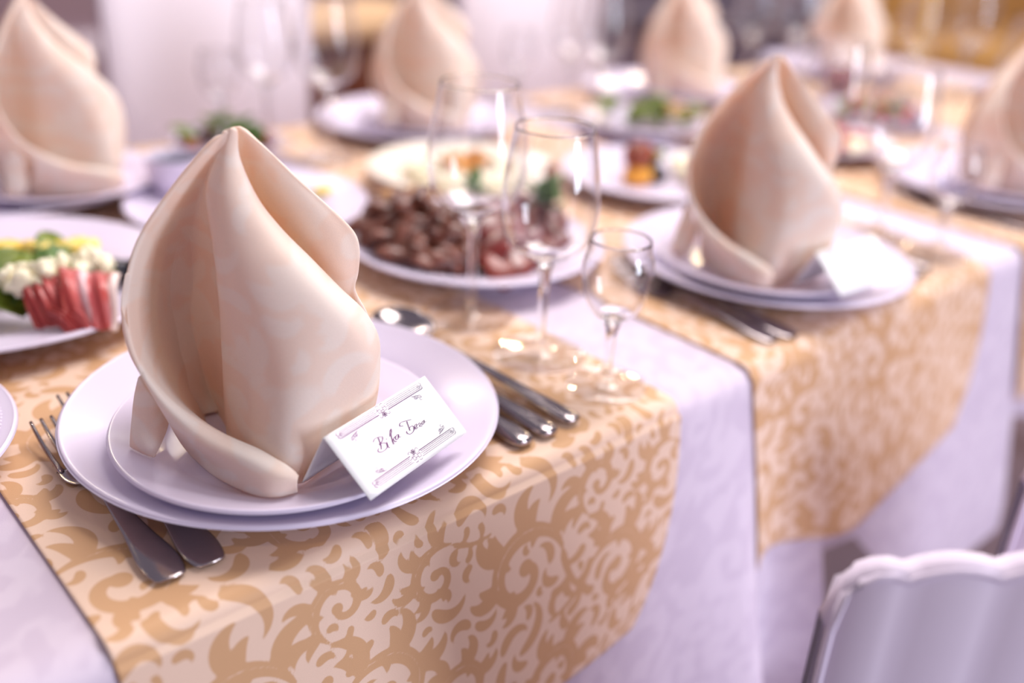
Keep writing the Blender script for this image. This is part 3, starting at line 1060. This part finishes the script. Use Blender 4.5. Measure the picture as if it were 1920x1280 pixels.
# ------------------------------------------------------------------ dishes and food
def put_dish(name, x, y, R, label, m='china', cat='plate'):
    o = link(name, lathe(name, [(r * R, z) for r, z in DISH], 80), M[m])
    o.location = (x, y, .0022)
    return tag(o, label, cat)


put_dish('ham_plate', -.0865, .441, .148, 'white plate of cured ham, cheese and olives left of the nearest napkin')
put_dish('meat_platter', .301, .301, .121, 'white platter heaped with dark meat behind the clear glasses', cat='platter')
put_dish('garnish_plate', .447, .497, .114, 'cream plate with a yellow garnish behind the dark meat platter', 'cream_china')
put_dish('bread_plate', .178, .512, .120, 'nearly bare pale plate behind the nearest napkin')
put_dish('canape_plate', .637, .363, .115, 'white plate with one tall canape, left of the second front napkin')
put_dish('salad_dish', .835, .560, .094, 'white dish of green salad before the far napkin', cat='dish')
put_dish('red_meat_dish', .982, .366, .106, 'white dish of red cold cuts right of the second front napkin', cat='dish')
put_dish('far_salad_dish', .268, .738, .066, 'small dish of green salad on the far side, behind the nearest napkin tip', cat='dish')
put_dish('pickle_dish', 1.235, .415, .090, 'white dish of mixed red and dark pickles behind the second front napkin', cat='dish')
put_dish('end_platter', 1.72, .36, .12, 'pale platter near the table end behind the third front napkin', cat='platter')

# beaded plate at the left edge
bp = empty('beaded_plate', (-.244, .2345, .0022), 'white plate with a beaded rim, cut by the left photo edge', 'plate')
link('dish_body', lathe('dish_body', [(r * .110, z) for r, z in DISH], 96), M['china'], bp)
vs, fs = [], []
for k in range(150):
    a = 2 * math.pi * k / 150
    me_c = (.1005 * math.cos(a), .1005 * math.sin(a), .0222)
    b = len(vs)
    ring = [(0, 0, 1)] + [(math.cos(2 * math.pi * j / 6), math.sin(2 * math.pi * j / 6), .1) for j in range(6)]
    vs += [(me_c[0] + q[0] * .0011, me_c[1] + q[1] * .0011, me_c[2] + q[2] * .0011) for q in ring]
    fs += [(b, b + 1 + j, b + 1 + (j + 1) % 6) for j in range(6)]
o = link('bead_ring', from_data('bead_ring', vs, fs), M['china'], bp)
o['kind'] = 'stuff'

# sauce bowl with its dark sauce
sb = empty('sauce_bowl', (.138, .588, .0155), 'small white bowl of dark sauce on the pale plate, by the nearest napkin', 'bowl')
sb.rotation_euler = (0, 0, 0)
link('bowl_body', lathe('bowl_body', smooth_prof([(0, .002), (.014, .002), (.016, .0), (.018, .0), (.022, .006), (.0285, .022), (.0305, .040), (.0295, .0405), (.0275, .034), (.022, .012), (.010, .006), (0, .006)], 4), 48), M['china'], sb)
link('sauce', lathe('sauce', [(0, .0335), (.027, .0335), (.0262, .030), (0, .030)], 40), M['sauce'], sb)


def ham(tl, tr, br, bl, label, bulge=.010, seed=0, fat=True):
    """draped slice of cured ham between four corners, rolled over at its top edge"""
    tl, tr, br, bl = (np.array(q) for q in (tl, tr, br, bl))
    nrm = np.cross(tr - tl, tl - bl)
    nrm = nrm / np.linalg.norm(nrm)
    if nrm[1] > 0:
        nrm = -nrm
    rows, ac = [], []
    for i in range(24):
        a = i / 23 * 1.25 - .25                    # a < 0: the part rolled back behind the top edge
        row = []
        for j in range(19):
            b = j / 18
            t0, b0 = tl * (1 - b) + tr * b, bl * (1 - b) + br * b
            aa = max(a, 0)
            q = t0 * (1 - aa) + b0 * aa + nrm * (bulge * math.sin(math.pi * min(aa + .08, 1)) + .0014 * math.sin(9 * b + seed + 2.5 * aa) + .0015 * math.sin(23 * b - 5 * aa))
            if a < 0:
                q = q + np.array([0, -a * .06, a * .05]) - nrm * a * .01
            row.append(q)
            ac.append((b if fat else .30 * b) + .03 * math.sin(6 * a + seed))
        rows.append(row)
    me = grid_mesh('ham_slice', rows)
    at = me.attributes.new('across', 'FLOAT', 'POINT')
    at.data.foreach_set('value', np.array(ac, np.float32))
    sheet_solid(me, .0018)
    return tag(link('ham_slice', me, M['ham']), label, 'ham', 'slices of cured ham on the left plate')


ham((-.060, .350, .054), (-.024, .322, .050), (-.044, .291, .0235), (-.073, .305, .0235), 'wide red ham slice with a white fat stripe, on the left plate', .012, 0)
ham((-.084, .360, .050), (-.063, .343, .052), (-.067, .306, .0265), (-.090, .322, .0250), 'narrow red ham slice with white cheese above it', .008, 2, False)
ham((-.083, .326, .036), (-.066, .318, .034), (-.058, .297, .0232), (-.074, .302, .0230), 'small ham fold lying low between the two larger slices', .006, 4, False)

rnd = random.Random(7)
for k in range(34):
    a = rnd.random()
    px = -.097 + a * .075
    py = .352 + rnd.uniform(-.012, .020) + .010 * a
    pz = .050 - .006 * abs(a - .5) + rnd.uniform(-.004, .006)
    r = rnd.uniform(.004, .007)
    o = link('cheese_crumb', lump('cheese_crumb', k, (r * 1.7, r, r * .8), .35, 1.8, 2), M['cheese'])
    place(o, (px, py, pz), (rnd.random() * 3, rnd.random() * 3, rnd.random() * 3))
    tag(o, 'crumb of white cheese on the salad behind the ham slices', 'cheese', 'white cheese crumbs on the ham plate')
for k in range(9):
    o = link('black_olive', lump('black_olive', k + 50, (.0085, .0085, .0105), .05, 1.0, 2), M['olive'])
    place(o, (-.022 + .0125 * (k % 5) + .004 * (k // 5), .409 - .0085 * (k % 5) + (-.014 if k >= 5 else 0), .0245 + (.006 if k >= 5 else 0)), (rnd.random() * 3, .3, rnd.random()))
    tag(o, 'shiny black olive beside the ham, against the nearest napkin', 'olive', 'black olives on the ham plate')
for k in range(8):
    o = link('pepper_strip', lump('pepper_strip', k + 20, (.020, .009, .007), .3, 1.5, 2), M['yellow'])
    place(o, (-.075 + .0095 * k * .9, .462 - .004 * k + rnd.uniform(-.008, .008), .030 + rnd.uniform(0, .014)), (rnd.uniform(-.4, .4), rnd.uniform(-.4, .4), rnd.random() * 3))
    tag(o, 'yellow pepper piece at the back of the ham plate', 'pepper', 'yellow pepper pieces on the ham plate')


def leaf(name, L, w, seed, m, curl=.4):
    rows = []
    for i in range(9):
        a = i / 8
        ww = w * math.sin(math.pi * min(max(a * .92 + .06, 0), 1)) ** .7
        rows.append([((b) * ww, a * L, .25 * L * curl * math.sin(a * 2.6) + .10 * w * math.sin(6 * a + 4 * b + seed) + .25 * ww * b * b) for b in np.linspace(-1, 1, 7)])
    me = grid_mesh(name, rows)
    sheet_solid(me, .0009)
    return link(name, me, M[m])


for k in range(16):
    o = leaf('salad_leaf', rnd.uniform(.030, .048), rnd.uniform(.010, .017), k, 'salad' if k % 3 else 'herb')
    place(o, (-.100 + .0052 * k + rnd.uniform(-.01, .01), .352 + rnd.uniform(-.02, .055) + (.02 if k > 8 else 0), .022 + rnd.uniform(0, .014)), (rnd.uniform(.1, .7), rnd.uniform(-.4, .4), rnd.random() * 6.3))
    tag(o, 'green salad leaf under the cheese on the ham plate', 'salad leaf', 'salad leaves on the ham plate')


def meat_slice(name, seed, L, w, th, m, bend):
    rows = []
    n = 14
    for i in range(11):
        a = i / 10
        r = w * (1 - abs(2 * a - 1) ** 3.0) ** .6 * (1 + .18 * noise.noise(Vector((a * 4, seed, 0)))) + .0012
        y = (a - .5) * L
        z = bend * (.25 - (a - .5) ** 2) * L
        row = []
        for j in range(n):
            t2 = 2 * math.pi * j / n
            k2 = 1 + .22 * noise.noise(Vector((a * 5, math.cos(t2) * 1.5 + seed, math.sin(t2) * 1.5)))
            row.append((r * k2 * math.cos(t2), y, z + th * (r / w) * k2 * math.sin(t2)))
        rows.append(row)
    me = grid_mesh(name, rows, closed_u=True)
    bm = bmesh.new()
    bm.from_mesh(me)
    bm.verts.ensure_lookup_table()
    bm.faces.new([bm.verts[j] for j in range(n)])
    bm.faces.new([bm.verts[len(bm.verts) - 1 - j] for j in range(n)])
    bmesh.ops.recalc_face_normals(bm, faces=bm.faces)
    bm.to_mesh(me)
    bm.free()
    return link(name, me, M[m])


k = 0
for ring, (cnt, rad, z0) in enumerate(((24, .064, .020), (18, .046, .032), (12, .028, .043), (5, .010, .054))):       # left heap, braised
    for j in range(cnt):
        a = 2 * math.pi * j / cnt + ring * .3
        x, y = .246 + rad * math.cos(a) * .72, .326 + rad * math.sin(a) * 1.0
        if (x - .301) ** 2 + (y - .301) ** 2 > .098 ** 2:
            continue
        o = meat_slice('braised_meat', k, rnd.uniform(.040, .058), rnd.uniform(.0075, .0110), rnd.uniform(.005, .007), 'braise', .4)
        place(o, (x, y, z0 + rnd.uniform(0, .006)), (rnd.uniform(-1.1, .4), rnd.uniform(-.6, .6), rnd.random() * 6.28))
        tag(o, 'brown braised meat piece heaped on the platter behind the glasses', 'meat', 'braised meat pieces on the platter')
        k += 1
for j in range(20):                                                                                   # right half, smoked slices fanned
    a = j / 19
    row = j // 7
    o = meat_slice('smoked_meat', 40 + j, rnd.uniform(.044, .054), rnd.uniform(.015, .019), .0042, 'smoked' if j % 4 else 'rim_meat', .35)
    q = (j % 7) / 6
    x, y = .272 + .098 * q + .012 * row, .230 + .052 * q * .6 + .022 * row
    place(o, (x, y, .020 + .010 * row + .002 * (j % 3)), (rnd.uniform(.2, .6), rnd.uniform(-.5, .2), math.radians(-30) + rnd.uniform(-.35, .35)))
    tag(o, 'dark red smoked meat slice fanned on the platter behind the glasses', 'meat', 'smoked meat slices on the platter')
for k in range(4):
    o = link('roast_potato', lump('roast_potato', 80 + k, (.015, .012, .010), .2, 1.4, 2), M['tan_food'])
    place(o, ((.262, .283, .274, .300)[k], (.378, .372, .356, .385)[k], (.047, .046, .055, .040)[k]), (0, .3, k))
    tag(o, 'tan roast piece on top of the braised meat', 'potato', 'tan roast pieces on the meat platter')


def sprig(loc, seed, n, label, size=.016, m='herb', name='herb_sprig'):
    rr = random.Random(seed)
    e = empty(name, loc, label, 'herbs')
    for k in range(n):
        me = None
        o = leaf('leaf', size * rr.uniform(.7, 1.2), size * .36, k, m)
        o.parent = e
        place(o, (rr.uniform(-.4, .4) * size, rr.uniform(-.4, .4) * size, rr.uniform(0, .3) * size), (rr.uniform(.1, 1.1), rr.uniform(-.4, .4), 2 * math.pi * k / n + rr.uniform(-.4, .4)))
    link('stalk', tube_pts('stalk', [(0, 0, -size * .2), (size * .1, 0, size * .2), (size * .1, size * .2, size * .5)], size * .05, 6), M[m], e)
    return e


sprig((.366, .272, .050), 3, 12, 'green herb sprig on the smoked meat, seen through the clear glass', .026)
sprig((.335, .345, .050), 5, 8, 'green herb sprig behind the braised meat', .020)

for k in range(9):
    o = link('orange_shred', lump('orange_shred', 100 + k, (.018, .006, .005), .3, 1.6, 2), M['orange'])
    place(o, (.442 + rnd.uniform(-.024, .030), .508 + rnd.uniform(-.022, .022), .022 + rnd.uniform(0, .016)), (rnd.uniform(-.5, .5), rnd.uniform(-.5, .5), rnd.random() * 3))
    tag(o, 'golden shred in the heap on the cream plate behind the meat', 'garnish', 'golden shreds on the cream plate')
for k in range(12):
    o = link('cream_cheese_slice', meat_slice('cream_cheese_slice', 130 + k, .040, .014, .004, 'cheese', .3).data, None)
    bpy.data.objects.remove(COL.objects[-2] if False else [x for x in COL.objects if x.data == o.data and x != o][0])
    place(o, (.440 + .055 * math.cos(k * .55), .492 + .055 * math.sin(k * .55), .020 + .002 * (k % 3)), (.2, .2, k * .55))
    tag(o, 'pale cheese slice around the golden heap on the cream plate', 'cheese', 'pale cheese slices on the cream plate')
o = link('dark_prune', lump('dark_prune', 160, (.010, .009, .010), .2, 1.4, 2), M['brownfood'])
place(o, (.518, .424, .026))
tag(o, 'dark brown prune at the edge of the cream plate, seen through the glass', 'prune')
o = link('butter_curl', lump('butter_curl', 161, (.014, .010, .006), .2, 1.4, 2), M['yellow'])
place(o, (.266, .512, .0195))
tag(o, 'small pale yellow butter piece on the pale plate behind the nearest napkin', 'butter')

# canape on the white plate
cn = empty('canape', (.612, .372, .0115), 'tall canape of brown roll, orange base and green leaf on a white plate', 'canape')
link('orange_base', lump('orange_base', 170, (.019, .017, .013), .18, 1.4, 3), M['orange'], cn).location = (-.004, -.002, .010)
link('brown_roll', lump('brown_roll', 171, (.021, .018, .016), .15, 1.4, 3), M['brownfood'], cn).location = (.002, .003, .032)
link('dark_slice', lump('dark_slice', 172, (.015, .013, .010), .15, 1.4, 3), M['darkfood'], cn).location = (.022, -.010, .009)
for k in range(5):
    o = leaf('leaf', .030, .010, k, 'salad')
    o.parent = cn
    place(o, (.026, .004, .012), (.7, 0, k * 1.2))
for k in range(3):
    o = link('cheese_ball', lump('cheese_ball', 175 + k, (.017, .016, .012), .1, 1.2, 2), M['cheese'])
    place(o, ((.668, .695, .648)[k], (.345, .375, .310)[k], .0225))
    tag(o, 'pale cheese piece on the canape plate, against the second front napkin', 'cheese', 'pale cheese pieces on the canape plate')

for k in range(26):
    a = rnd.random() * 6.28
    r = math.sqrt(rnd.random()) * .066
    o = leaf('salad_leaf', rnd.uniform(.030, .044), .013, k, 'salad')
    place(o, (.835 + r * math.cos(a), .560 + r * math.sin(a), .020 + rnd.uniform(0, .016)), (rnd.uniform(.1, .7), rnd.uniform(-.3, .3), rnd.random() * 6.3))
    tag(o, 'green salad leaf heaped in the dish before the far napkin', 'salad leaf', 'salad leaves in the green dish')
for k in range(7):
    o = link('brown_crouton', lump('brown_crouton', 190 + k, (.010, .009, .008), .2, 1.4, 2), M['tan_food'])
    place(o, (.862 + rnd.uniform(-.02, .04), .530 + rnd.uniform(-.02, .03), .036))
    tag(o, 'tan crouton on the green salad dish', 'crouton', 'croutons on the green salad dish')
for k in range(20):
    o = meat_slice('cold_cut', 200 + k, .042, .015, .004, 'redfood' if k % 5 else 'cheese', .4)
    a = 2 * math.pi * k / 20
    r = .060 if k % 2 else .034
    place(o, (.982 + r * math.cos(a), .366 + r * math.sin(a), .022 + (.010 if k % 2 == 0 else 0)), (.3, .2, a))
    tag(o, 'red cold cut slice fanned in the dish right of the second napkin', 'cold cut', 'cold cuts in the red dish')
for k in range(14):
    a = rnd.random() * 6.28
    r = math.sqrt(rnd.random()) * .044
    o = leaf('salad_leaf', .034, .012, k, 'herb' if k % 3 else 'salad')
    place(o, (.268 + r * math.cos(a), .738 + r * math.sin(a), .018 + rnd.uniform(0, .016)), (rnd.uniform(.2, .9), 0, rnd.random() * 6.3))
    tag(o, 'green leaf in the small far salad dish behind the napkin tip', 'salad leaf', 'leaves in the small far salad dish')
for k in range(8):
    o = link('brown_salad_piece', lump('brown_salad_piece', 230 + k, (.012, .010, .008), .25, 1.5, 2), M['brownfood'])
    place(o, (.268 + .048 * math.cos(k * .8), .738 + .048 * math.sin(k * .8), .022))
    tag(o, 'brown piece around the leaves in the small far salad dish', 'salad piece', 'brown pieces in the small far salad dish')
for k in range(24):
    kind = ('tomato', 'pickle', 'olive')[k % 3]
    o = link('pickled_' + kind, lump('pickled_' + kind, 300 + k, (.014, .012, .012) if kind == 'tomato' else (.018, .009, .009), .1, 1.4, 2), M[('redfood', 'salad', 'olive')[k % 3]])
    a = k * 2.4
    r = .060 * math.sqrt((k + .5) / 24)
    place(o, (1.235 + r * math.cos(a), .415 + r * math.sin(a), .022 + .010 * (k < 8)), (0, .2, a))
    tag(o, {'tomato': 'small red pickled tomato', 'pickle': 'olive green pickle', 'olive': 'dark pickled olive'}[kind] + ' in the pickle dish behind the second front napkin', kind, 'pickles in the mixed dish')
for k in range(10):
    o = link('red_berry', lump('red_berry', 250 + k, (.012, .012, .012), .12, 1.4, 2), M['redfood'])
    place(o, (1.72 + .06 * math.cos(k * 1.3) * (.4 + .06 * k), .36 + .06 * math.sin(k * 1.3) * (.4 + .06 * k), .025))
    tag(o, 'red berry on the pale platter near the table end', 'berry', 'red berries on the end platter')


# ------------------------------------------------------------------ chairs
def covered_chair(name, loc, rz, label, W=.40, top=.80, m='cover', scallop=True, depth=.26, sgn=1, group='fabric covered chairs'):
    """chair in a fitted fabric cover; origin on the floor under the back's left corner, back running along +x, seat towards +y or -y (sgn)"""
    e = empty(name, loc, label, 'chair', group, rz)
    n = 60
    prof = []
    for i in range(n + 1):
        a = i / n
        x = a * W
        edge = 1 - max(0, 1 - min(a, 1 - a) * W / .030) ** 2.2 * .05 / .05
        z = top - .030 * (1 - math.sqrt(max(0, 1 - (1 - min(1, min(a, 1 - a) * W / .030)) ** 2))) + (.0055 * abs(math.sin(math.pi * (a * W + .006) / .040)) ** .7 if scallop else 0) + .02 * math.sin(math.pi * a)
        prof.append((x, z))
    rows = []
    for y, ins in ((0.0, .003), (-.003, .0), (-.011, 0), (-.014, .003)):
        cx = W / 2
        rows.append([(cx + (x - cx) * (1 - ins / W * 2), y, z - ins) for x, z in prof])
    low = [[(x, y, .10) for x, _, _ in r] for r, y in zip(rows, (0, -.003, -.011, -.014))]
    G = [low[0]] + rows + [low[3]]
    me = grid_mesh('backrest', G)
    bm = bmesh.new()
    bm.from_mesh(me)
    bmesh.ops.holes_fill(bm, edges=[x for x in bm.edges if x.is_boundary], sides=0)
    bmesh.ops.recalc_face_normals(bm, faces=bm.faces)
    bm.to_mesh(me)
    bm.free()
    link('backrest', me, M[m], e)
    # piping seams along both faces of the back
    for y in (-.001, -.013):
        pts = [(.004, y, .12)] + [(min(max(x, .004), W - .004), y, z - .004) for x, z in prof] + [(W - .004, y, .12)]
        link('piping', tube_pts('piping', pts, .0022, 6), M[m], e)
    link('seat', box_mesh('seat', (W - .01, depth, .07), (W / 2, (sgn * (depth / 2 + .002) if sgn > 0 else -depth / 2 - .016), .435), .02, 3), M[m], e)
    rows = []
    for z in (.43, .3, .15, .02):
        row = []
        for i in range(81):
            t2 = i / 80 * 4
            s, f = int(min(t2, 3.999)), t2 - int(min(t2, 3.999))
            c = [((0, 0), (1, 0)), ((1, 0), (1, 1)), ((1, 1), (0, 1)), ((0, 1), (0, 0))][s]
            x, y = c[0][0] + (c[1][0] - c[0][0]) * f, c[0][1] + (c[1][1] - c[0][1]) * f
            k2 = 1 + (.43 - z) * .12 + .012 * math.sin(i * 1.25) * (.43 - z) * 2
            row.append((W / 2 + (x - .5) * W * k2, (sgn * (depth / 2 + .01) if sgn > 0 else -depth / 2 - .020) + (y - .5) * (depth - .03) * k2, z))
        rows.append(row)
    link('skirt', grid_mesh('skirt', rows), M[m], e)
    return e


a45 = math.radians(-46)
covered_chair('covered_chair', (.100, -.2050, FZ), a45, 'lavender fabric chair back with a scalloped top, in the lower right corner', .40, .806, sgn=-1, depth=.24)
covered_chair('covered_chair', (.46, -.17, FZ), math.radians(-50), 'lavender covered chair just showing at the right photo edge, beyond the corner chair', .40, .72, sgn=-1, depth=.20)
covered_chair('covered_chair', (.660, 1.20, FZ), math.pi, 'tall pale chair back across the table, behind the nearest napkin', .36, 1.08, 'cover_far', False)
covered_chair('covered_chair', (1.405, 1.20, FZ), math.pi, 'tall pale chair back across the table, behind the green salad dish', .41, 1.08, 'cover_far', False)

# brown cabinet with a beige cloth on top, gold chair beyond the table end
cb = empty('wooden_cabinet', (1.32, 2.35, FZ), 'low red-brown wooden cabinet with a beige top, behind the far side of the table', 'cabinet')
link('cabinet_body', box_mesh('cabinet_body', (.80, .45, .575), (0, 0, .3375), .006), M['wood'], cb)
link('plinth', box_mesh('plinth', (.74, .40, .05), (0, 0, .025), .004), M['wood'], cb)
link('beige_top', box_mesh('beige_top', (.86, .52, .05), (0, -.01, .650), .010), M['beige_top'], cb)
for s in (-1, 1):
    d = link('door', box_mesh('door', (.36, .016, .46), (s * .19, -.233, .33), .004), M['wood'], cb)
    link('knob', lump('knob', 3, (.012, .012, .012), 0, 1, 2), M['gold'], d).location = (s * .03, -.25, .36)

gc = empty('gold_chair', (2.55, .95, FZ), 'gold framed chair with a gold seat beyond the table end', 'chair', None, math.radians(60))
link('seat', box_mesh('seat', (.42, .42, .06), (0, 0, .46), .02, 3), M['gold_seat'], gc)
for x in (-.19, .19):
    for y in (-.19, .19):
        link('leg', box_mesh('leg', (.032, .032, .44), (x, y, .22), .006), M['gold'], gc)
    link('back_post', box_mesh('back_post', (.032, .032, .50), (x, .20, .70), .006), M['gold'], gc)
for z in (.60, .72, .84, .93):
    link('back_rail', box_mesh('back_rail', (.36, .026, .05), (0, .20, z), .006), M['gold'], gc)

bn = empty('gold_bench', (4.15, 1.05, FZ), 'long bench with gold upholstery beyond the table end, at the upper right', 'bench', None, math.radians(-8))
link('cushion', box_mesh('cushion', (2.2, .55, .12), (0, 0, .60), .04, 3), M['gold_seat'], bn)
link('bench_frame', box_mesh('bench_frame', (2.1, .45, .08), (0, 0, .49), .01), M['wood'], bn)
for x in (-1.0, 1.0):
    for y in (-.19, .19):
        link('leg', box_mesh('leg', (.06, .06, .46), (x, y, .23), .006), M['wood'], bn)
link('back_cushion', box_mesh('back_cushion', (2.2, .14, .42), (0, .34, .80), .04, 3), M['gold_seat'], bn)
